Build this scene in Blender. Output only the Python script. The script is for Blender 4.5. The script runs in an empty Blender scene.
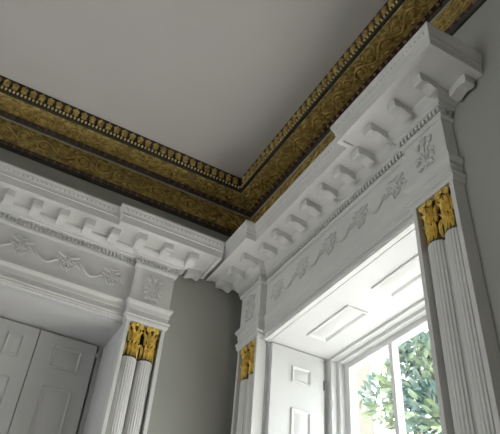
import bpy, math, random
from mathutils import Matrix, Vector
random.seed(7)
PI = math.pi
sc = bpy.context.scene
COL = sc.collection

# ------------------------------------------------------------------ camera
EYE = 1.6
cam_d = bpy.data.cameras.new('camera')
cam_d.sensor_width = 36.0
cam_d.lens = 611.7 * 36.0 / 500.0
cam_d.shift_y = -1.1 / 500.0
cam_d.clip_start = 0.02
cam = bpy.data.objects.new('camera', cam_d)
COL.objects.link(cam)
RT = ((0.872117, -0.48450285, 0.06832959), (0.35606383, 0.53264097, -0.76779694), (0.33560467, 0.69393846, 0.63703918))
m = Matrix.Identity(4)
for i in range(3):
    m[i][0] = RT[0][i]
    m[i][1] = -RT[1][i]
    m[i][2] = -RT[2][i]
m[2][3] = EYE
cam.matrix_world = m
sc.camera = cam

# ------------------------------------------------------------------ sky, sun, daylight, exposure
sc.view_settings.view_transform = 'Standard'
sc.view_settings.look = 'None'
sc.view_settings.gamma = 1.0
sc.view_settings.use_curve_mapping = False
sc.view_settings.exposure = -0.12
world = bpy.data.worlds.new('sky')
sc.world = world
world.use_nodes = True
bg = world.node_tree.nodes['Background']
bg.inputs[0].default_value = (0.95, 0.975, 1.0, 1)
bg.inputs[1].default_value = 6.0
sun_d = bpy.data.lights.new('sun', 'SUN')
sun_d.energy = 54.0
sun_d.angle = math.radians(0.6)
sun_d.color = (1.0, 0.97, 0.94)
sun = bpy.data.objects.new('sun', sun_d)
COL.objects.link(sun)
sun.rotation_euler = Vector((-0.27, -0.13, -0.95)).to_track_quat('-Z', 'Y').to_euler()   # comes in steeply through the window and the added side opening and lands on the sill and the floor below it


def area(name, loc, direction, sx, sy, power, color=(0.95, 0.98, 1.0), portal=False):
    d = bpy.data.lights.new(name, 'AREA')
    d.shape = 'RECTANGLE'
    d.size, d.size_y = sx, sy
    d.energy = power
    d.color = color
    if portal:
        d.cycles.is_portal = True
    o = bpy.data.objects.new(name, d)
    COL.objects.link(o)
    o.location = loc
    o.rotation_euler = Vector(direction).to_track_quat('-Z', 'Y').to_euler()
    return o


area('sky_portal', (1.72, 1.71, 1.75), (-1, 0, 0), 1.1, 2.5, 1, portal=True)
area('side_fill_opening_portal', (1.72, -2.05, 1.75), (-1, 0, 0), 0.82, 2.5, 1, portal=True)  # unseen side opening, added so faces turned to the camera get fill light
area('far_fill_opening_portal', (-4.78, 1.45, 1.75), (1, 0, 0), 1.7, 2.5, 1, portal=True)  # unseen opening in wall_far, added as fill for the window wall

# ------------------------------------------------------------------ helpers
XW, YW = 1.234, 2.519            # the window wall and the shuttered wall
ZC = 2.39 + EYE                  # ceiling


def FL(s, q, z): return (s, YW - q, z + EYE)
def FR(s, q, z): return (XW - q, s, z + EYE)
def FW(x, y, z): return (x, y, z)


class MB:
    def __init__(self, frame=FW):
        self.v, self.f, self.fr = [], [], frame

    def add(self, vs, fs, mp=None):
        b = len(self.v)
        for p in vs:
            if mp: p = mp(*p)
            self.v.append(self.fr(*p))
        for f in fs: self.f.append([b + i for i in f])

    def box(self, a0, a1, b0, b1, c0, c1, mp=None):
        vs = [(a, b, c) for a in (a0, a1) for b in (b0, b1) for c in (c0, c1)]
        self.add(vs, [(0, 1, 3, 2), (4, 6, 7, 5), (0, 4, 5, 1), (2, 3, 7, 6), (0, 2, 6, 4), (1, 5, 7, 3)], mp)

    def rings(self, rs, mp=None, closed=True, cap=True):
        n = len(rs[0]); vs = [p for r in rs for p in r]; fs = []
        for k in range(len(rs) - 1):
            for i in range(n if closed else n - 1):
                j = (i + 1) % n
                fs.append((k * n + i, k * n + j, (k + 1) * n + j, (k + 1) * n + i))
        if cap and closed:
            fs.append(tuple(range(n))[::-1]); fs.append(tuple((len(rs) - 1) * n + i for i in range(n)))
        self.add(vs, fs, mp)

    def tube(self, pts, rad, n=6, mp=None):
        pts = [Vector(p) for p in pts]; rs = []
        up = None
        for i, p in enumerate(pts):
            t = (pts[min(i + 1, len(pts) - 1)] - pts[max(i - 1, 0)]).normalized()
            if up is None:
                up = Vector((0, 0, 1)) if abs(t.z) < 0.9 else Vector((1, 0, 0))
            a = t.cross(up)
            if a.length < 1e-4: a = t.cross(Vector((0.3, 1, 0.2)))
            a.normalize(); b = a.cross(t).normalized(); up = b
            r = rad[i] if isinstance(rad, (list, tuple)) else rad
            rs.append([tuple(p + (a * math.cos(2 * PI * k / n) + b * math.sin(2 * PI * k / n)) * r) for k in range(n)])
        self.rings(rs, mp)

    def blob(self, c, ru, rv, rw, ang=0.0, n=8, k=5, mp=None):
        """ellipsoid; ru, rv in the plane of the first two axes turned by ang, rw along the third"""
        ca, sa = math.cos(ang), math.sin(ang); rs = []
        for i in range(k + 1):
            ph = -PI / 2 + PI * (0.02 + 0.96 * i / k); cr = math.cos(ph)
            ring = []
            for j in range(n):
                th = 2 * PI * j / n
                u = ru * cr * math.cos(th); v = rv * cr * math.sin(th); w = rw * math.sin(ph)
                ring.append((c[0] + u * ca - v * sa, c[1] + u * sa + v * ca, c[2] + w))
            rs.append(ring)
        self.rings(rs, mp)

    def sweep(self, path, prof, shift0=0.0, shift1=0.0):
        """profile of (offset, z) carried along a plan path of (s, q); outward is on the +q side, corners mitred"""
        n = len(path); rs = []
        for i, (s, q) in enumerate(path):
            def nrm(a, b):
                d = Vector((b[0] - a[0], b[1] - a[1])).normalized(); return Vector((-d.y, d.x))
            if 0 < i < n - 1:
                n0, n1 = nrm(path[i - 1], path[i]), nrm(path[i], path[i + 1])
                d = (n0 + n1); d = d / max(1e-6, d.dot(n0))
            elif i == 0: d = nrm(path[0], path[1]); d = d + Vector((shift0, 0))
            else: d = nrm(path[-2], path[-1]); d = d + Vector((shift1, 0))
            rs.append([(s + d.x * o, q + d.y * o, z) for o, z in prof])
        self.rings(rs)

    def build(self, name, mat, parent=None, kind=None, smooth=32, **props):
        me = bpy.data.meshes.new(name)
        off = Vector(parent_origin(parent))
        me.from_pydata([tuple(Vector(p) - off) for p in self.v], [], self.f)
        import bmesh
        bm = bmesh.new(); bm.from_mesh(me)
        bmesh.ops.recalc_face_normals(bm, faces=bm.faces[:])
        bm.to_mesh(me); bm.free()
        if smooth:
            me.polygons.foreach_set('use_smooth', [True] * len(me.polygons))
            me.set_sharp_from_angle(angle=math.radians(smooth))
        me.materials.append(mat)
        o = bpy.data.objects.new(name, me); COL.objects.link(o)
        if parent: o.parent = parent
        if kind: o['kind'] = kind
        for k, v in props.items(): o[k] = v
        return o


ORIG = {}
def parent_origin(p):
    if p is None: return (0, 0, 0)
    while p.parent is not None: p = p.parent
    return ORIG.get(p.name, (0, 0, 0))


def thing(name, loc, label, cat, group=None, kind=None):
    o = bpy.data.objects.new(name, None); COL.objects.link(o)
    o.location = loc; o.empty_display_size = 0.05
    ORIG[o.name] = tuple(loc)
    o['label'] = label; o['category'] = cat
    if group: o['group'] = group
    if kind: o['kind'] = kind
    return o


def arc(o0, z0, o1, z1, n=6, convex=True):
    """quarter curve from (o0,z0) to (o1,z1)"""
    out = []
    for i in range(1, n + 1):
        t = i / n * PI / 2
        if convex: out.append((o0 + (o1 - o0) * math.sin(t), z0 + (z1 - z0) * (1 - math.cos(t))))
        else: out.append((o0 + (o1 - o0) * (1 - math.cos(t)), z0 + (z1 - z0) * math.sin(t)))
    return out


def ogee(o0, z0, o1, z1, n=10):
    return [(o0 + (o1 - o0) * (0.5 - 0.5 * math.cos(PI * i / n)), z0 + (z1 - z0) * i / n) for i in range(1, n + 1)]


# ------------------------------------------------------------------ materials
def mat(name, color, rough=0.5, metal=0.0, var=0.06, scale=6.0, color2=None, bump=0.0, bscale=60.0, spec=0.5, lo=0.4, hi=0.6):
    M = bpy.data.materials.new(name); M.use_nodes = True
    nt = M.node_tree; b = nt.nodes['Principled BSDF']
    tc = nt.nodes.new('ShaderNodeTexCoord')
    nz = nt.nodes.new('ShaderNodeTexNoise'); nz.inputs['Scale'].default_value = scale; nz.inputs['Detail'].default_value = 4
    nt.links.new(tc.outputs['Object'], nz.inputs['Vector'])
    cr = nt.nodes.new('ShaderNodeValToRGB')
    c2 = color2 or tuple(c * (1 - var) for c in color)
    cr.color_ramp.elements[0].position = lo; cr.color_ramp.elements[1].position = hi
    cr.color_ramp.elements[0].color = (*c2, 1); cr.color_ramp.elements[1].color = (*color, 1)
    nt.links.new(nz.outputs['Fac'], cr.inputs['Fac'])
    nt.links.new(cr.outputs['Color'], b.inputs['Base Color'])
    b.inputs['Roughness'].default_value = rough; b.inputs['Metallic'].default_value = metal
    b.inputs['Specular IOR Level'].default_value = spec
    if bump:
        n2 = nt.nodes.new('ShaderNodeTexNoise'); n2.inputs['Scale'].default_value = bscale; n2.inputs['Detail'].default_value = 3
        nt.links.new(tc.outputs['Object'], n2.inputs['Vector'])
        bp = nt.nodes.new('ShaderNodeBump'); bp.inputs['Strength'].default_value = bump; bp.inputs['Distance'].default_value = 0.01
        nt.links.new(n2.outputs['Fac'], bp.inputs['Height']); nt.links.new(bp.outputs['Normal'], b.inputs['Normal'])
    return M


WHITE = mat('white_paint', (0.74, 0.735, 0.71), 0.45, var=0.04, bump=0.05)
WHITE2 = mat('white_joinery_paint', (0.67, 0.67, 0.665), 0.4, var=0.03)
WALL = mat('grey_green_wall_paint', (0.39, 0.395, 0.355), 0.75, var=0.04, scale=2.0, spec=0.3)
CEIL = mat('ceiling_paint', (0.61, 0.59, 0.56), 0.8, var=0.03, scale=1.5, spec=0.3)
WOOD = mat('grey_oak_floorboards', (0.40, 0.375, 0.36), 0.5, color2=(0.35, 0.325, 0.31), scale=4.0)
BELL = mat('shadow_dark_gilt', (0.10, 0.07, 0.02), 0.6, var=0.3)  # gilded bell coloured dark to stand for shadow between the leaves
GOLD = mat('gold_leaf', (1.0, 0.77, 0.22), 0.38, metal=0.3, color2=(0.74, 0.52, 0.12), scale=45, bump=0.3, bscale=160)
AGED = mat('aged_gold', (0.70, 0.52, 0.16), 0.42, metal=0.35, color2=(0.36, 0.24, 0.07), scale=28, bump=0.4, bscale=120, lo=0.35, hi=0.65)
AGED_D = mat('dark_aged_gold', (0.56, 0.44, 0.15), 0.55, metal=0.15, color2=(0.23, 0.155, 0.05), scale=42, bump=0.5, bscale=90, lo=0.35, hi=0.65)
BEADG = mat('pale_gilt', (0.85, 0.68, 0.32), 0.4, metal=0.3, var=0.2, scale=60)
DARK = mat('dark_bronze_paint', (0.055, 0.048, 0.034), 0.5, var=0.3, scale=20)
GREYB = mat('unlit_soffit_grey', (0.10, 0.10, 0.085), 0.5, var=0.2, scale=20)  # shade put into colour: the unlit strip of soffit behind the bead
BURG = mat('burgundy_paint', (0.24, 0.12, 0.085), 0.4, var=0.4, scale=40)
PALE = mat('pale_fillet_paint', (0.50, 0.47, 0.36), 0.4, var=0.1)
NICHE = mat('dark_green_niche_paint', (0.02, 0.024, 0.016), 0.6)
IRON = mat('worn_iron', (0.22, 0.22, 0.22), 0.4, metal=0.5)

# ------------------------------------------------------------------ shell
BX, BY = -4.5, -4.0              # the unseen far sides of the room
L_OP = (-0.466, 0.615)           # opening in wall_left (x)
R_OP = (1.174, 2.249)            # opening in wall_right (y)
Z0, Z1L, Z1R = 0.35, 1.388 + EYE, 1.365 + EYE
TH = 0.50


def wall_boxes(mb, frame_is_x, c0, c1, a0, a1, holes, top):
    def bx(u0, u1, z0, z1):
        if frame_is_x: mb.box(c0, c1, u0, u1, z0, z1)
        else: mb.box(u0, u1, c0, c1, z0, z1)
    u = a0
    for h0, h1, z0, z1 in holes:
        bx(u, h0, 0, top); bx(h0, h1, 0, z0); bx(h0, h1, z1, top); u = h1
    bx(u, a1, 0, top)


w = MB(); wall_boxes(w, False, YW, YW + 0.30, BX, XW + TH, [(L_OP[0] - 0.014, L_OP[1] + 0.014, Z0 - 0.03, Z1L)], ZC)
w.box(BX, XW + TH, YW + 0.302, YW + TH, 0, ZC)  # unseen slab added behind the shutters to keep light out
w.build('wall_left', WALL, kind='structure', smooth=0)
w = MB(); wall_boxes(w, True, XW, XW + TH, BY, YW, [(-2.45, -1.65, Z0, Z1R), (R_OP[0] - 0.004, R_OP[1] + 0.004, Z0 - 0.03, Z1R + 0.012)], ZC)  # first hole is the unseen side opening added for fill light
w.build('wall_right', WALL, kind='structure', smooth=0)
w = MB(); wall_boxes(w, False, BY - 0.3, BY, BX, XW + TH, [], ZC)
w.build('wall_back', WALL, kind='structure', smooth=0)
w = MB(); wall_boxes(w, True, BX - 0.3, BX, BY - 0.3, YW + TH, [(0.60, 2.30, Z0, Z1R)], ZC); w.build('wall_far', WALL, kind='structure', smooth=0)  # hole added out of view, placed and widened for fill light
w = MB(); w.box(BX - 0.3, XW + TH, BY - 0.3, YW + TH, ZC, ZC + 0.2); w.build('ceiling', CEIL, kind='structure', smooth=0)
w = MB(); w.box(BX - 0.3, XW + TH, BY - 0.3, YW + TH, -0.2, 0); w.build('floor', WOOD, kind='structure', smooth=0)
LAWN = mat('mossy_paving', (0.17, 0.175, 0.165), 0.9, var=0.2, scale=3)
w = MB(); w.box(XW + TH, 60, -30, 60, -0.4, -0.2); w.build('ground', LAWN, kind='structure', smooth=0)

# ------------------------------------------------------------------ gilded crown moulding, one run per wall
CROWN_BACK = [(0, 2.392), (0.181, 2.392), (0.181, 2.387), (0.173, 2.382), (0.168, 2.338), (0.176, 2.333), (0.176, 2.331), (0.170, 2.329),
              (0.170, 2.312), (0.176, 2.308), (0.173, 2.302), (0.0, 2.302)]


def scroll(mb, u0, u1, vc, hv, mp, seed=1, step=0.085):
    """running vine with curled tendrils, rosettes and leaves; u along, v across, w out of the surface"""
    n = max(2, int(round((u1 - u0) / step))); st = (u1 - u0) / n
    N = n * 8
    pts = [(u0 + (u1 - u0) * i / N, vc + hv * 0.55 * math.sin(PI * i / 8), 0.002) for i in range(N + 1)]
    mb.tube(pts, 0.0042, 5, mp)
    for k in range(n):
        sg = 1 if k % 2 == 0 else -1
        uc = u0 + (k + 0.5) * st; vv = vc - sg * hv * 0.18
        sp = []
        for i in range(13):
            t = i / 12; a = sg * (PI / 2 + t * 3.2 * PI); r = hv * (0.72 * (1 - t) + 0.10)
            sp.append((uc + r * math.cos(a) * 0.95, vv + r * math.sin(a), 0.002 + 0.003 * t))
        mb.tube(sp, [0.0045 - 0.0015 * i / 12 for i in range(13)], 5, mp)
        for j in range(6):
            a = j * PI / 3
            mb.blob((uc + 0.009 * math.cos(a), vv + 0.009 * math.sin(a), 0.004), 0.007, 0.0045, 0.005, a, 6, 3, mp)
        mb.blob((uc, vv, 0.006), 0.005, 0.005, 0.005, 0, 6, 3, mp)
        for du, dv, a in ((-0.42, 0.75, 0.6), (0.42, 0.75, -0.6), (-0.25, -0.85, -0.4), (0.27, -0.85, 0.4), (0.5, -0.1, 1.2)):
            mb.blob((uc + du * st, vc + sg * dv * hv, 0.003), 0.013, 0.0055, 0.006, sg * a, 7, 3, mp)


def crown(frame, smin, scorner, deco, loc, label):
    t = thing('crown_moulding', loc, label, 'crown moulding', 'gilded crown mouldings under the ceiling')
    a, b = smin, scorner
    def run(prof, name, m_):
        mb = MB(frame); mb.sweep([(a, 0), (b, 0)], prof, 0, -1.0); return mb.build(name, m_, t)
    run(CROWN_BACK, 'crown_backing', DARK)
    run([(0.046, 2.3025), (0.160, 2.3025), (0.157, 2.2985), (0.048, 2.2985)], 'soffit_band', AGED_D)
    run([(0.011, 2.3025), (0.026, 2.3025), (0.025, 2.298), (0.018, 2.294), (0.011, 2.293)], 'soffit_shade_fillet', GREYB)  # dark strip painted where the soffit is only unlit
    run([(0.0, 2.30), (0.012, 2.30), (0.012, 2.145), (0.0, 2.145)], 'frieze_board', AGED_D)
    run([(0.012, 2.286), (0.017, 2.286), (0.018, 2.281), (0.012, 2.279)], 'pale_fillet', PALE)
    run([(0.0, 2.145), (0.014, 2.145), (0.022, 2.136), (0.022, 2.112), (0.012, 2.104), (0.0, 2.104)], 'lower_rail', DARK)
    # acanthus leaf row under the ceiling
    mb = MB(frame); pitch = 0.0445; e = b - 0.186; n = int((e - deco) / pitch)
    for i in range(n):
        s = e - (i + 0.5) * pitch - 0.004
        f = lambda u, v, w_, s=s: (s + u, 0.169 + w_ + 0.02 * (v + 0.02), 2.359 + v)
        mb.blob((0, -0.002, 0.004), 0.0145, 0.020, 0.010, 0, 9, 5, f)
        for sx in (-1, 1):
            mb.blob((sx * 0.0095, 0.008, 0.006), 0.008, 0.012, 0.009, sx * -0.4, 7, 4, f)
            mb.blob((sx * 0.008, -0.012, 0.007), 0.007, 0.009, 0.008, sx * 0.4, 7, 4, f)
        mb.blob((0, 0.012, 0.010), 0.008, 0.012, 0.009, 0, 7, 4, f)
    mb.build('leaf_row', AGED, t)
    mb = MB(frame); pitch = 0.0195; e2 = b - 0.178; n = int((e2 - deco) / pitch)
    for i in range(n):
        mb.blob((e2 - (i + 0.5) * pitch, 0.176, 2.3205), 0.0064, 0.0078, 0.0085, 0, 7, 4)
    mb.build('bead_row', BEADG, t)
    # scrolling ornament on the soffit and on the frieze
    mb = MB(frame)
    scroll(mb, deco, b - 0.115, 0.103, 0.040, lambda u, v, w_: (u, v, 2.2985 - w_))
    mb.build('soffit_scrollwork', AGED, t)
    mb = MB(frame)
    scroll(mb, deco, b - 0.03, 2.213, 0.052, lambda u, v, w_: (u, 0.012 + w_, v), step=0.105)
    mb.build('frieze_scrollwork', AGED, t)
    # the two bead-and-reel strings
    for nm, q, z, r in (('soffit_bead_string', 0.036, 2.299, 0.0105), ('frieze_bead_string', 0.020, 2.122, 0.011)):
        mb = MB(frame); pitch = 0.041; e3 = b - q - 0.005; n = int((e3 - deco) / pitch)
        for i in range(n):
            c = e3 - (i + 0.5) * pitch
            mb.blob((c, q, z), 0.012, r, r, 0, 8, 5)
            mb.blob((c + pitch * 0.5, q, z), 0.003, r * 0.75, r * 0.75, 0, 6, 3)
        mb.build(nm, BURG, t)
    return t


crown(FL, BX, XW, -1.3, (-0.6, YW, 2.104 + EYE), 'gilded crown moulding running along the shuttered wall beneath the ceiling')
crown(FR, BY, YW, -0.6, (XW, 0.9, 2.104 + EYE), 'gilded crown moulding running along the bright window wall, partly behind its white cornice')

# ------------------------------------------------------------------ entablatures
QM, QB, HW, OV = 0.018, 0.053, 0.097, 0.186
CORNICE = ([(-0.016, 1.764), (0.056, 1.764), (0.085, 1.768), (0.125, 1.773), (0.150, 1.775), (0.152, 1.768), (0.170, 1.768), (0.170, 1.806), (0.174, 1.808), (0.174, 1.816)]
           + ogee(0.174, 1.816, 0.184, 1.850, 6) + [(OV, 1.852), (OV, 1.863), (-0.016, 1.872)])
BED = [(-0.016, 1.7195), (0.020, 1.7195), (0.020, 1.724), (0.026, 1.727)] + ogee(0.026, 1.727, 0.056, 1.762, 8) + [(0.057, 1.7645), (-0.016, 1.7645)]
DENT_BACK = [(-0.016, 1.676), (0.004, 1.676), (0.010, 1.683), (0.011, 1.694), (0.006, 1.698), (0.003, 1.699), (0.003, 1.720), (-0.016, 1.720)]
FRIEZE = [(-0.016, 1.486), (0.0, 1.486), (0.0, 1.679), (-0.016, 1.679)]
def architrave(zb):
    return ([(-0.016, zb), (0.008, zb), (0.008, zb + 0.008), (0.013, zb + 0.011), (0.013, zb + 0.018), (0.004, zb + 0.021), (0.003, zb + 0.044),
             (0.006, zb + 0.046), (0.006, 1.462)] + ogee(0.006, 1.462, 0.015, 1.478, 6) + [(0.017, 1.480), (0.017, 1.490), (-0.016, 1.492)])


def flower(mb, u, z, r, mp, petals=6):
    for j in range(petals):
        a = 2 * PI * j / petals
        mb.blob((u + r * 0.6 * math.cos(a), z + r * 0.6 * math.sin(a), 0.004), r * 0.5, r * 0.32, 0.006, a, 7, 3, mp)
    mb.blob((u, z, 0.007), r * 0.28, r * 0.28, 0.006, 0, 7, 3, mp)


def bouquet(mb, c, mp):
    """flowers on a stem, low relief on the block over a pilaster"""
    z0 = 1.508
    mb.tube([(c, z0, 0.003), (c + 0.003, z0 + 0.05, 0.005), (c - 0.002, z0 + 0.11, 0.004)], [0.004, 0.0035, 0.003], 6, mp)
    for sx in (-1, 1):
        mb.tube([(c, z0 + 0.03, 0.003), (c + sx * 0.018, z0 + 0.055, 0.005), (c + sx * 0.034, z0 + 0.06, 0.004)], 0.003, 6, mp)
        mb.tube([(c, z0 + 0.055, 0.003), (c + sx * 0.014, z0 + 0.085, 0.005), (c + sx * 0.03, z0 + 0.105, 0.004)], 0.003, 6, mp)
        mb.blob((c + sx * 0.017, z0 + 0.020, 0.005), 0.020, 0.009, 0.008, sx * 0.5, 8, 4, mp)
        mb.blob((c + sx * 0.028, z0 + 0.012, 0.005), 0.012, 0.008, 0.008, sx * -0.5, 8, 4, mp)
        mb.blob((c + sx * 0.036, z0 + 0.045, 0.005), 0.013, 0.008, 0.008, sx * -0.8, 8, 4, mp)
        flower(mb, c + sx * 0.036, z0 + 0.066, 0.013, mp, 5)
        for k in (-1, 0, 1):
            mb.blob((c + sx * 0.03 + k * 0.008, z0 + 0.117, 0.005), 0.005, 0.017, 0.008, -k * 0.35, 7, 4, mp)
        mb.blob((c + sx * 0.014, z0 + 0.068, 0.005), 0.006, 0.014, 0.007, -sx * 0.7, 7, 4, mp)
    for k in (-1, 0, 1):
        mb.blob((c - 0.002 + k * 0.009, z0 + 0.127, 0.006), 0.0055, 0.020, 0.009, -k * 0.3, 7, 4, mp)


def posy(mb, c, mp):
    """ribboned bunch of flowers on the long frieze"""
    z = 1.588
    flower(mb, c, z, 0.024, mp, 6)
    flower(mb, c - 0.036, z + 0.004, 0.017, mp, 5)
    flower(mb, c + 0.036, z + 0.004, 0.017, mp, 5)
    flower(mb, c + 0.006, z - 0.036, 0.014, mp, 5)
    for sx in (-1, 1):
        mb.blob((c + sx * 0.030, z + 0.032, 0.004), 0.024, 0.008, 0.007, sx * 0.45, 8, 4, mp)
        mb.blob((c + sx * 0.018, z - 0.030, 0.004), 0.018, 0.007, 0.007, sx * 1.0, 8, 4, mp)
        mb.blob((c + sx * 0.054, z - 0.008, 0.004), 0.015, 0.006, 0.006, sx * -0.6, 8, 4, mp)
    mb.tube([(c - 0.05, z + 0.036, 0.003), (c - 0.02, z + 0.050, 0.004), (c, z + 0.040, 0.005), (c + 0.022, z + 0.050, 0.004), (c + 0.05, z + 0.034, 0.003)], 0.0035, 6, mp)


def modillion(frame, s, q0, q1, t, width=0.042, axis='s'):
    """scrolled bracket under the soffit: profile from back (q0) to front (q1), extruded along s"""
    L_ = q1 - q0; zt = 1.777
    prof = [(0, zt), (0, zt - 0.048), (0.12, zt - 0.050), (0.28, zt - 0.046), (0.44, zt - 0.039), (0.58, zt - 0.037), (0.70, zt - 0.039),
            (0.80, zt - 0.043), (0.93, zt - 0.044), (0.99, zt - 0.038), (1.0, zt - 0.012), (0.97, zt)]
    mb = MB(frame)
    rs = []
    for u in (-0.5, 0.5):
        if axis == 's': rs.append([(s + u * width, q0 + x * L_, z) for x, z in prof])
        else: rs.append([(q0 + x * L_, s + u * width, z) for x, z in prof])
    mb.rings(rs)
    return mb.build('modillion', WHITE, t)


def entablature(frame, ca, cb, zb, loc, label, cut=None, ends=(True, True), reach=0.0):
    """ca < cb: pilaster centres along the wall; blocks break forward over both"""
    t = thing('entablature', loc, label, 'entablature', 'white entablatures over the windows')
    path = [(ca - HW, 0.0016), (ca - HW, QB), (ca + HW, QB), (ca + HW, QM), (cb - HW, QM), (cb - HW, QB), (cb + HW, QB), (cb + HW, 0.0016)]
    def run(prof, name, clip=False):
        mb = MB(frame)
        pth = [(a_, b_ + reach * (b_ == QB and name == 'cornice')) for a_, b_ in path]
        mb.sweep(pth, prof)
        if clip and cut is not None:
            mb.v = [(x, min(y, cut), z) for x, y, z in mb.v] if cut > 1 else [(min(x, cut), y, z) for x, y, z in mb.v]
        return mb.build(name, WHITE, t)
    run(CORNICE, 'cornice', True)
    run(BED, 'bed_moulding', True); run(FRIEZE, 'frieze'); run(architrave(1.399), 'architrave')
    mb = MB(frame); mb.sweep([(ca + HW + 0.0115, QM), (cb - HW - 0.0115, QM)], [(-0.016, zb), (0.007, zb), (0.007, zb + 0.006), (0.011, zb + 0.008), (0.011, zb + 0.014), (0.004, zb + 0.017), (0.004, 1.400), (-0.016, 1.400)]); mb.build('opening_bead', WHITE, t)
    run(DENT_BACK, 'dentil_backing')
    mb = MB(frame); p = 0.0188
    def row(s0, s1, q):
        n = max(1, int(round((s1 - s0) / p))); st = (s1 - s0) / n
        for i in range(n):
            c = s0 + (i + 0.5) * st
            mb.box(c - st * 0.27, c + st * 0.27, q - 0.002, q + 0.017, 1.6985, 1.7195)
    row(cb - HW - 0.016, cb + HW + 0.016, QB); row(ca - HW - 0.016, ca + HW + 0.016, QB); row(ca + HW + 0.018, cb - HW - 0.018, QM)
    def side(s, sg):                                                # dentils on the returns of the blocks
        for k in range(2):
            q = 0.012 + k * 0.024
            mb.box(min(s - sg * 0.002, s + sg * 0.016), max(s - sg * 0.002, s + sg * 0.016), q, q + 0.013, 1.6985, 1.7195)
    side(ca - HW, -1); side(cb + HW, 1)
    mb.build('dentil_band', WHITE, t)
    # small tongues along the face of the corona
    p = 0.021
    def tong(s0, s1, q):
        n = int((s1 - s0) / p); mb = MB(frame)
        for i in range(n):
            c = s0 + (i + 0.5) * (s1 - s0) / n
            mb.blob((c, q, 1.838), 0.007, 0.003, 0.011, 0, 6, 3)
        mb.build('tongue_band', WHITE, t)
    for c in (ca, cb): tong(c - HW - OV + 0.02, min(c + HW + OV - 0.02, cut - 0.01), QB + reach + 0.180)
    tong(ca + HW + OV, cb - HW - OV, QM + 0.180)
    # modillions
    for c in (ca, cb):
        for k in (-1, 0, 1):
            modillion(frame, c + k * 0.137, QB + 0.056, QB + 0.136, t)
    if ends[0]: modillion(frame, 0.035, ca - HW - 0.056, ca - HW - 0.136, t, 0.042, 'q')
    if ends[1]: modillion(frame, 0.035, cb + HW + 0.056, cb + HW + 0.136, t, 0.042, 'q')
    for k in range(-3, 4):
        modillion(frame, (ca + cb) / 2 + k * 0.1245, QM + 0.056, QM + 0.136, t)
    # relief ornament
    for c in (ca, cb):
        mb = MB(frame); bouquet(mb, c, lambda u, v, w_: (u, QB + w_ * 0.85, v)); mb.build('flower_spray', WHITE, t)
    s0, s1 = ca + HW + 0.05, cb - HW - 0.05; n = 5; st = 0.216; s0 = (ca + cb) / 2 - 2.5 * st
    for i in range(n + 1 - 1):
        mb = MB(frame); posy(mb, s0 + (i + 0.5) * st, lambda u, v, w_: (u, QM + w_ * 0.9, v)); mb.build('flower_posy', WHITE, t)
    for i in range(n - 1):
        a0, a1 = s0 + (i + 0.5) * st + 0.06, s0 + (i + 1.5) * st - 0.06
        mb = MB(frame)
        pts = [(a0 + (a1 - a0) * k / 10, 1.588 - 0.03 * math.sin(PI * k / 10) + 0.012 * math.cos(PI * k / 10), 0.004) for k in range(11)]
        mb.tube(pts, [0.004 + 0.003 * math.sin(PI * k / 10) for k in range(11)], 6, lambda u, v, w_: (u, QM + w_, v))
        mb.build('swag', WHITE, t)
    return t


LA, LB = L_OP[0] - HW + 0.001, L_OP[1] + HW - 0.001
RA, RB = R_OP[0] - HW + 0.001, R_OP[1] + HW - 0.001
entablature(FL, LA, LB, 1.388, (0.07, YW, 1.388 + EYE), 'white carved entablature over the dark shuttered recess, its end breaking forward above a pilaster', cut=0.978)
entablature(FR, RA, RB, 1.365, (XW, 1.71, 1.365 + EYE), 'white carved entablature over the bright window, its bracketed cornice running diagonally up', cut=YW - 0.001, ends=(True, False), reach=0.015)


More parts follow.
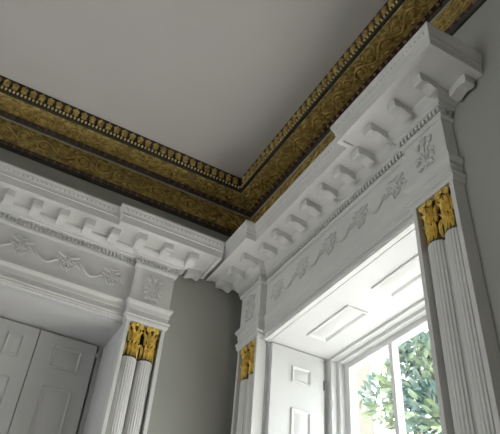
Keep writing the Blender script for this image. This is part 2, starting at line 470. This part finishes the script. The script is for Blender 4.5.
# ------------------------------------------------------------------ pilasters
def pilaster(frame, c, loc, label):
    t = thing('pilaster', loc, label, 'pilaster', 'white paired-column pilasters with gilded capitals')
    zt, zcb, zf = 1.397, 1.222, -EYE
    h = HW - 0.002
    mb = MB(frame)
    mb.box(c - h, c + h, 0.0016, 0.006, zf, zt)
    mb.build('back_board', WHITE, t)
    for sx in (-1, 1):
        mb = MB(frame); a_, b_ = sorted((c + sx * h, c + sx * (h - 0.016)))
        mb.box(a_, b_, 0.006, QB, zf + 0.16, zt - 0.012); mb.build('side_fillet', WHITE, t)
    mb = MB(frame)
    mb.sweep([(c - h, 0.0016), (c - h, QB - 0.004), (c + h, QB - 0.004), (c + h, 0.0016)],
             [(-0.03, zt - 0.014), (0.004, zt - 0.014), (0.010, zt - 0.006), (0.012, zt), (-0.03, zt)])
    mb.build('abacus', WHITE, t)
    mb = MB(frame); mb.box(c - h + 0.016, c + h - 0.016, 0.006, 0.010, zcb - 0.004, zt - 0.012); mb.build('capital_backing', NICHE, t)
    mb = MB(frame)
    mb.sweep([(c - h, 0.0016), (c - h, QB), (c + h, QB), (c + h, 0.0016)], [(-0.03, zf), (0.010, zf), (0.010, zf + 0.13), (0.0, zf + 0.16), (-0.03, zf + 0.16)])
    mb.build('plinth', WHITE, t)
    R_ = 0.0375; q0 = 0.012
    for sx in (-1, 1):
        cc = c + sx * 0.0385
        # fluted half column
        mb = MB(frame); ring = []
        NF = 11
        for i in range(NF * 6 + 1):
            th = PI * i / (NF * 6); fl = abs(math.sin(PI * (i % 6) / 6))
            r = R_ * (1 - 0.065 * fl)
            ring.append((cc - r * math.cos(th), q0 + r * math.sin(th)))
        full = [(x, y) for x, y in ring] + [(cc + R_, 0.004), (cc - R_, 0.004)]
        zs = [zf + 0.20, zcb - 0.008]
        mb.rings([[(x, y, z) for x, y in full] for z in zs])
        col = mb.build('fluted_column', WHITE, t, smooth=0)
        mb = MB(frame); rs = []
        for r, z in ((R_, zf + 0.16), (R_ + 0.005, zf + 0.165), (R_ + 0.005, zf + 0.185), (R_, zf + 0.20)):
            rs.append([(cc - r * math.cos(PI * k / 12) * min(1, 0.0385 / r), q0 + r * math.sin(PI * k / 12), z) for k in range(13)])
        mb.rings(rs); mb.build('column_base', WHITE, t)
        # gilded capital: bell, two tiers of acanthus leaves, tall ribbed leaves and a curled top
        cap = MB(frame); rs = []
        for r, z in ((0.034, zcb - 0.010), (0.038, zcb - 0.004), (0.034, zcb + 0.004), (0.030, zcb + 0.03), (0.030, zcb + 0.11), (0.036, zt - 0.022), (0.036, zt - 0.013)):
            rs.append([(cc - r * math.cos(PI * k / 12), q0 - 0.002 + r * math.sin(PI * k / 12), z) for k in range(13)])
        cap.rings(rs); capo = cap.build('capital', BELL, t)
        def leaf(mb, th, z0, hgt, wid, rad, curl):
            n = 7; rs = []
            for i in range(n):
                k = i / (n - 1)
                out = rad + curl * max(0, k - 0.45) ** 1.6 * 2.2
                zz = z0 + hgt * (k - 0.22 * max(0, k - 0.72) / 0.28)
                wd = wid * (0.75 + 0.5 * math.sin(PI * min(1, k * 1.05)) - 0.55 * k ** 3) * (1 + 0.12 * math.sin(i * PI))
                row_ = []
                for sxx, dr in ((-1, -0.003), (-0.55, 0.003), (-0.2, 0.001), (0, 0.006), (0.2, 0.001), (0.55, 0.003), (1, -0.003), (0.5, -0.008), (-0.5, -0.008)):
                    a = th + sxx * wd / rad; rr = out + dr
                    row_.append((cc - rr * math.cos(a), max(0.008, q0 + rr * math.sin(a)), zz))
                rs.append(row_)
            mb.rings(rs)
        for tier, (z0, hg, wd, cu, ths) in enumerate(((zcb, 0.088, 0.0074, 0.016, (0.12, 0.34, 0.5, 0.66, 0.88)), (zcb + 0.070, 0.070, 0.0076, 0.018, (0.23, 0.42, 0.58, 0.77)),
                                                      (zcb + 0.118, 0.044, 0.0074, 0.022, (0.14, 0.36, 0.64, 0.86)))):
            mb = MB(frame)
            for k in ths: leaf(mb, PI * k, z0, hg, wd, 0.031, cu)
            mb.build('leaf_tier', GOLD, capo)
        mb = MB(frame)
        for sxx in (-1, 1):                                          # curled volutes and beads under the abacus
            pts = []
            for i in range(14):
                k = i / 13; a = PI * 0.5 + k * 3.4 * PI; r = 0.014 * (1 - 0.75 * k)
                pts.append((cc + sxx * (0.020 + r * math.cos(a) * 0.9), q0 + 0.036 + 0.004 * k, zt - 0.030 + r * math.sin(a)))
            mb.tube(pts, 0.0036, 6)
        mb.blob((cc, q0 + 0.040, zt - 0.024), 0.008, 0.006, 0.009, 0, 8, 5)
        for k in range(7):
            a = PI * (0.1 + 0.8 * k / 6)
            mb.blob((cc - 0.036 * math.cos(a), q0 + 0.036 * math.sin(a), zt - 0.016), 0.0048, 0.0048, 0.0045, 0, 6, 4)
        mb.build('volutes', GOLD, capo)
    return t


pilaster(FL, LB, (LB, YW, 0), 'white pilaster with two gilded capitals beside the dark shuttered recess')
pilaster(FR, RB, (XW, RB, 0), 'white pilaster in the room corner beside the bright shutter, its capitals seen edge-on')
pilaster(FR, RA, (XW, RA, 0), 'nearest white fluted pilaster with gilded capitals, in front of the window glass')


# ------------------------------------------------------------------ panelled joinery
def panel(mb, u0, u1, v0, v1, mp, b=0.011):
    """moulded frame and raised field on a board; w is out of the board"""
    prof = [(0, 0), (0, 0.006), (0.3 * b, 0.0085), (0.6 * b, 0.006), (b, 0.001), (b, 0)]
    rs = []
    for (x, y, sx, sy) in ((u0, v0, 1, 1), (u1, v0, -1, 1), (u1, v1, -1, -1), (u0, v1, 1, -1), (u0, v0, 1, 1)):
        rs.append([(x + sx * o, y + sy * o, w_) for o, w_ in prof])
    mb.rings(rs, mp, cap=False)
    i0, i1, e = b + 0.008, b + 0.020, 0.0
    if u1 - u0 > 2.4 * i1 and v1 - v0 > 2.4 * i1:
        mb.rings([[(u0 + d, v0 + d, w_), (u1 - d, v0 + d, w_), (u1 - d, v1 - d, w_), (u0 + d, v1 - d, w_)] for d, w_ in ((i0, e), (i1, 0.005))], mp)


# shuttered recess in wall_left
SY = 2.780
wl = thing('window_2', (0.07, YW + 0.1, Z0), 'dark recess lined with white boards, closed by shutters', 'window recess', kind='structure')
mb = MB(); mb.box(L_OP[0], L_OP[1], YW - 0.004, SY + 0.03, Z1L - 0.014, Z1L); mb.build('soffit_board', WHITE2, wl)
for x0, x1 in ((L_OP[1], L_OP[1] + 0.014), (L_OP[0] - 0.014, L_OP[0])):
    mb = MB(); mb.box(x0, x1, YW, YW + 0.301, Z0, Z1L); mb.build('jamb_board', WHITE2, wl)
mb = MB(); mb.box(L_OP[0], L_OP[1], YW - 0.02, YW + 0.301, Z0 - 0.03, Z0); mb.build('sill_board', WHITE2, wl)


def leaf_shutter(x0, x1, pu, label, hinge_side):
    t = thing('window_shutter', ((x0 + x1) / 2, SY, Z0), label, 'shutter', 'closed shutter leaves in the dark recess')
    zt = Z1L - 0.022
    mb = MB(); mb.box(x0, x1, SY, SY + 0.026, Z0 + 0.004, zt); mb.build('shutter_board', WHITE2, t)
    for z0, z1 in ((1.203 + EYE, 1.312 + EYE), (0.30 + EYE, 1.112 + EYE), (-0.55 + EYE, 0.20 + EYE), (Z0 + 0.09, -0.66 + EYE)):
        mb = MB(); panel(mb, pu[0], pu[1], z0, z1, lambda u, v, w_: (u, SY - w_, v)); mb.build('shutter_panel', WHITE2, t)
    for z in (1.317 + EYE, 0.4 + EYE):
        mb = MB(); xh = x1 + 0.008 if hinge_side > 0 else x0 - 0.004
        mb.box(xh - 0.012, xh + 0.006, SY - 0.006, SY + 0.002, z - 0.008, z + 0.008)
        mb.tube([(xh, SY - 0.006, z - 0.010), (xh, SY - 0.006, z + 0.010)], 0.004, 8); mb.build('hinge', WHITE2, t)
    return t


leaf_shutter(0.303, 0.582, (0.382, 0.518), 'wide closed shutter leaf in the dark recess, nearest the pilaster', 1)
leaf_shutter(0.090, 0.299, (0.166, 0.241), 'narrow closed shutter leaf in the dark recess, cut by the photo edge', -1)
mb = MB(); mb.box(0.594, L_OP[1], SY + 0.012, SY + 0.03, Z0, Z1L - 0.014); mb.build('jamb_fillet', WHITE2, wl)
mb = MB(); mb.box(L_OP[0], 0.086, SY + 0.012, SY + 0.03, Z0, Z1L - 0.014); mb.build('recess_board', WHITE2, wl)

# ------------------------------------------------------------------ bright window in wall_right
GX = 1.64
wr = thing('window_1', (XW + 0.3, 1.71, Z0), 'bright white sash window with leaves and sky behind its panes', 'window', kind='structure')
FX = 1.555
mb = MB(); mb.box(XW + 0.001, FX + 0.02, R_OP[0], R_OP[1], Z1R - 0.0, Z1R + 0.012); mb.build('soffit_board', WHITE2, wr)
for y0, y1 in ((1.765, 2.075), (1.30, 1.61)):
    mb = MB(); panel(mb, XW + 0.105, XW + 0.212, y0, y1, lambda u, v, w_: (u, v, Z1R - w_), 0.013); mb.build('soffit_panel', WHITE2, wr)
mb = MB()      # outer frame: head, two jambs and sill, stepped
YA, YB = R_OP[0] + 0.02, R_OP[1] - 0.02
GA, GB = 1.262, 2.140
def frame_step(mb, x0, x1, ya, yb, zt, zb, ia, ib, it, ibm):
    mb.box(x0, x1, ya, ia, zb, zt); mb.box(x0, x1, ib, yb, zb, zt); mb.box(x0, x1, ia, ib, it, zt); mb.box(x0, x1, ia, ib, zb, ibm)
frame_step(mb, FX, FX + 0.10, R_OP[0], R_OP[1], Z1R + 0.01, Z0, GA - 0.055, GB + 0.055, 1.352 + EYE, Z0 + 0.05)
mb.build('window_frame', WHITE2, wr)
mb = MB(); frame_step(mb, FX + 0.032, FX + 0.10, GA - 0.06, GB + 0.06, 1.354 + EYE, Z0 + 0.04, GA - 0.034, GB + 0.034, 1.336 + EYE, Z0 + 0.07); mb.build('stop_bead', WHITE2, wr)
mb = MB(); frame_step(mb, GX - 0.024, GX + 0.02, GA - 0.04, GB + 0.04, 1.34 + EYE, 0.19 + EYE, GA, GB, 1.308 + EYE, 0.235 + EYE)
sash = mb.build('upper_sash', WHITE2, wr)
mb = MB(); frame_step(mb, GX + 0.022, GX + 0.062, GA - 0.04, GB + 0.04, 0.235 + EYE, Z0 + 0.05, GA, GB, 0.19 + EYE, Z0 + 0.11)
lsash = mb.build('lower_sash', WHITE2, wr)
PW = (GB - GA) / 3
for s_, x_, za, zb_ in ((sash, GX, 0.235, 1.308), (lsash, GX + 0.044, Z0 + 0.11 - EYE, 0.19)):
    for k in (1, 2):
        mb = MB(); y = GA + PW * k
        mb.box(x_ - 0.020, x_ + 0.016, y - 0.011, y + 0.011, za + EYE, zb_ + EYE); mb.build('muntin', WHITE2, s_)
    zm = (za + zb_) / 2 if s_ is lsash else 0.77
    mb = MB(); mb.box(x_ - 0.018, x_ + 0.014, GA, GB, zm + EYE - 0.011, zm + EYE + 0.011); mb.build('muntin', WHITE2, s_)
GL = bpy.data.materials.new('window_glass'); GL.use_nodes = True
nt = GL.node_tree; nt.nodes.clear()
out = nt.nodes.new('ShaderNodeOutputMaterial'); mix = nt.nodes.new('ShaderNodeMixShader'); tr = nt.nodes.new('ShaderNodeBsdfTransparent')
gl = nt.nodes.new('ShaderNodeBsdfGlossy'); gl.inputs['Roughness'].default_value = 0.02
tr.inputs[0].default_value = (0.96, 0.98, 0.97, 1)
mix.inputs[0].default_value = 0.04; nt.links.new(tr.outputs[0], mix.inputs[1]); nt.links.new(gl.outputs[0], mix.inputs[2]); nt.links.new(mix.outputs[0], out.inputs[0])
for k in range(3):
    mb = MB(); mb.box(GX - 0.002, GX + 0.002, GA + PW * k + 0.008, GA + PW * (k + 1) - 0.008, 0.78 + EYE, 1.31 + EYE); mb.build('pane', GL, sash, smooth=0)
mb = MB(); mb.box(XW - 0.05, FX, R_OP[0], R_OP[1], Z0 - 0.03, Z0); mb.build('sill_board', WHITE2, wr)


def jamb_shutter(y, sg, label):
    """shutter folded flat against the reveal; sg = +1 faces towards -y"""
    x0, x1 = XW + 0.014, 1.530
    t = thing('window_shutter', ((x0 + x1) / 2, y, Z0), label, 'shutter', 'folded shutters of the bright window')
    zt = Z1R - 0.006
    a_, b_ = sorted((y, y + sg * 0.026))
    mb = MB(); mb.box(x0, x1, a_, b_, Z0 + 0.004, zt); mb.build('shutter_board', WHITE2, t)
    for z0, z1 in ((1.198 + EYE, 1.276 + EYE), (0.35 + EYE, 1.076 + EYE), (-0.5 + EYE, 0.22 + EYE), (Z0 + 0.08, -0.62 + EYE)):
        mb = MB(); panel(mb, x0 + 0.106, x0 + 0.208, z0, z1, lambda u, v, w_: (u, y - sg * w_, v)); mb.build('shutter_panel', WHITE2, t)
    for z in (1.225 + EYE, 0.3 + EYE):
        mb = MB(); mb.box(x1 - 0.001, x1 + 0.004, y - sg * 0.006 - 0.001, y - sg * 0.006 + 0.007, z - 0.022, z + 0.022)
        mb.tube([(x1 + 0.002, y - sg * 0.006, z - 0.024), (x1 + 0.002, y - sg * 0.006, z + 0.024)], 0.003, 8); mb.build('hinge', IRON, t, label='dark iron hinge')
    mb = MB(); z = 1.13 + EYE
    mb.box(FX - 0.012, FX, y - sg * 0.03 - 0.002, y - sg * 0.03 + 0.002, z - 0.022, z + 0.022); mb.build('latch', IRON, t, label='small dark latch plate')
    return t


jamb_shutter(2.222, 1, 'white panelled shutter folded against the window reveal by the corner pilaster')
for y0, y1 in ((R_OP[1], R_OP[1] + 0.004), (R_OP[0] - 0.004, R_OP[0])):
    mb = MB(); mb.box(XW + 0.001, FX, y0, y1, Z0, Z1R); mb.build('jamb_board', WHITE2, wr)

# ------------------------------------------------------------------ outdoors: magnolia and a pale house
LEAF = mat('glossy_leaf', (0.24, 0.29, 0.15), 0.28, color2=(0.08, 0.14, 0.13), scale=1.7, lo=0.42, hi=0.62, spec=0.6)
BARK = mat('bark', (0.16, 0.12, 0.09), 0.8, var=0.3, scale=10)
CX = 5.5
tree = thing('magnolia_tree', (CX + 0.3, 5.3, -0.2), 'leafy magnolia tree outside, seen through the panes of the bright window', 'tree')
clusters = [((5.3, 5.35, 5.75), 0.55), ((5.6, 5.75, 5.95), 0.40), ((5.3, 5.5, 5.2), 0.50), ((5.9, 5.9, 5.5), 0.38), ((5.4, 5.15, 4.6), 0.55), ((5.5, 5.55, 4.85), 0.40),
            ((5.4, 6.35, 5.15), 0.34), ((5.6, 6.62, 5.25), 0.20), ((5.6, 6.15, 5.0), 0.30), ((5.7, 6.25, 5.85), 0.22), ((5.6, 5.2, 6.4), 0.55), ((5.8, 4.6, 5.6), 0.7), ((5.7, 4.4, 4.6), 0.7), ((5.9, 6.15, 6.15), 0.2)]
random.seed(3)
mb = MB()
for (c, r) in clusters:
    nb = int(1400 * r * r)
    for _ in range(nb):
        d = Vector((random.gauss(0, 1), random.gauss(0, 1), random.gauss(0, 1))).normalized() * r * random.uniform(0.35, 1.0) ** 0.6
        p = Vector(c) + d
        ax = (d.normalized() + Vector((random.uniform(-1, 1), random.uniform(-1, 1), random.uniform(-0.4, 0.9)))).normalized()
        sd = ax.cross(Vector((random.uniform(-1, 1), random.uniform(-1, 1), random.uniform(-0.3, 1)))).normalized(); nn = ax.cross(sd)
        ln = random.uniform(0.10, 0.18); wd = ln * 0.2
        vs = []
        for k, ww in ((0, 0.15), (0.3, 0.9), (0.6, 1.0), (0.85, 0.55), (1.0, 0.06)):
            ctr = p + ax * ln * k - nn * (0.12 * ln * k * k)
            vs += [tuple(ctr + sd * wd * ww + nn * wd * 0.3 * ww), tuple(ctr), tuple(ctr - sd * wd * ww + nn * wd * 0.3 * ww)]
        fs = []
        for k in range(4):
            for j in range(2): fs.append((k * 3 + j, k * 3 + j + 1, k * 3 + j + 4, k * 3 + j + 3))
        mb.add(vs, fs)
mb.build('foliage', LEAF, tree)
mb = MB(); base = Vector((CX + 0.3, 5.3, -0.2))
mb.tube([tuple(base), (5.75, 5.3, 1.5), (5.7, 5.35, 3.2), (5.65, 5.4, 4.4), (5.6, 5.4, 5.6), (5.6, 5.3, 6.5)], [0.20, 0.16, 0.13, 0.10, 0.06, 0.03], 10); mb.build('trunk', BARK, tree)
for (c, r) in clusters:
    mb = MB(); c = Vector(c); st = Vector((5.68, 5.36, max(2.6, c.z - 1.3)))
    md = (st + c) * 0.5 + Vector((0, 0, 0.10))
    mb.tube([tuple(st), tuple(md), tuple(c)], [0.04, 0.028, 0.012], 7); mb.build('branch', BARK, tree)

STUC = mat('cream_stucco', (0.235, 0.21, 0.18), 0.9, var=0.06, scale=1)
ROOF = mat('slate_roof', (0.30, 0.29, 0.28), 0.7, var=0.2, scale=5)
hs = thing('house', (13, 22.4, -0.2), 'pale stucco house far outside, washed out beside the tree behind the leftmost pane', 'house')
mb = MB(); mb.box(11, 15, 18.4, 26.4, -0.2, 16.0); mb.build('house_wall', STUC, hs)
mb = MB(); mb.rings([[(10.8, 18.2, 16.0), (15.2, 18.2, 16.0), (15.2, 26.6, 16.0), (10.8, 26.6, 16.0)], [(12.9, 20.5, 17.6), (13.1, 20.5, 17.6), (13.1, 24.3, 17.6), (12.9, 24.3, 17.6)]]); mb.build('roof', ROOF, hs, smooth=0)
for y in (19.6, 22.0):
    for z in (2.0, 5.4, 8.8):
        mb = MB(); mb.box(10.96, 11.02, y, y + 0.9, z, z + 1.6); mb.build('house_window', mat('house_glass', (0.25, 0.28, 0.30), 0.2), hs)
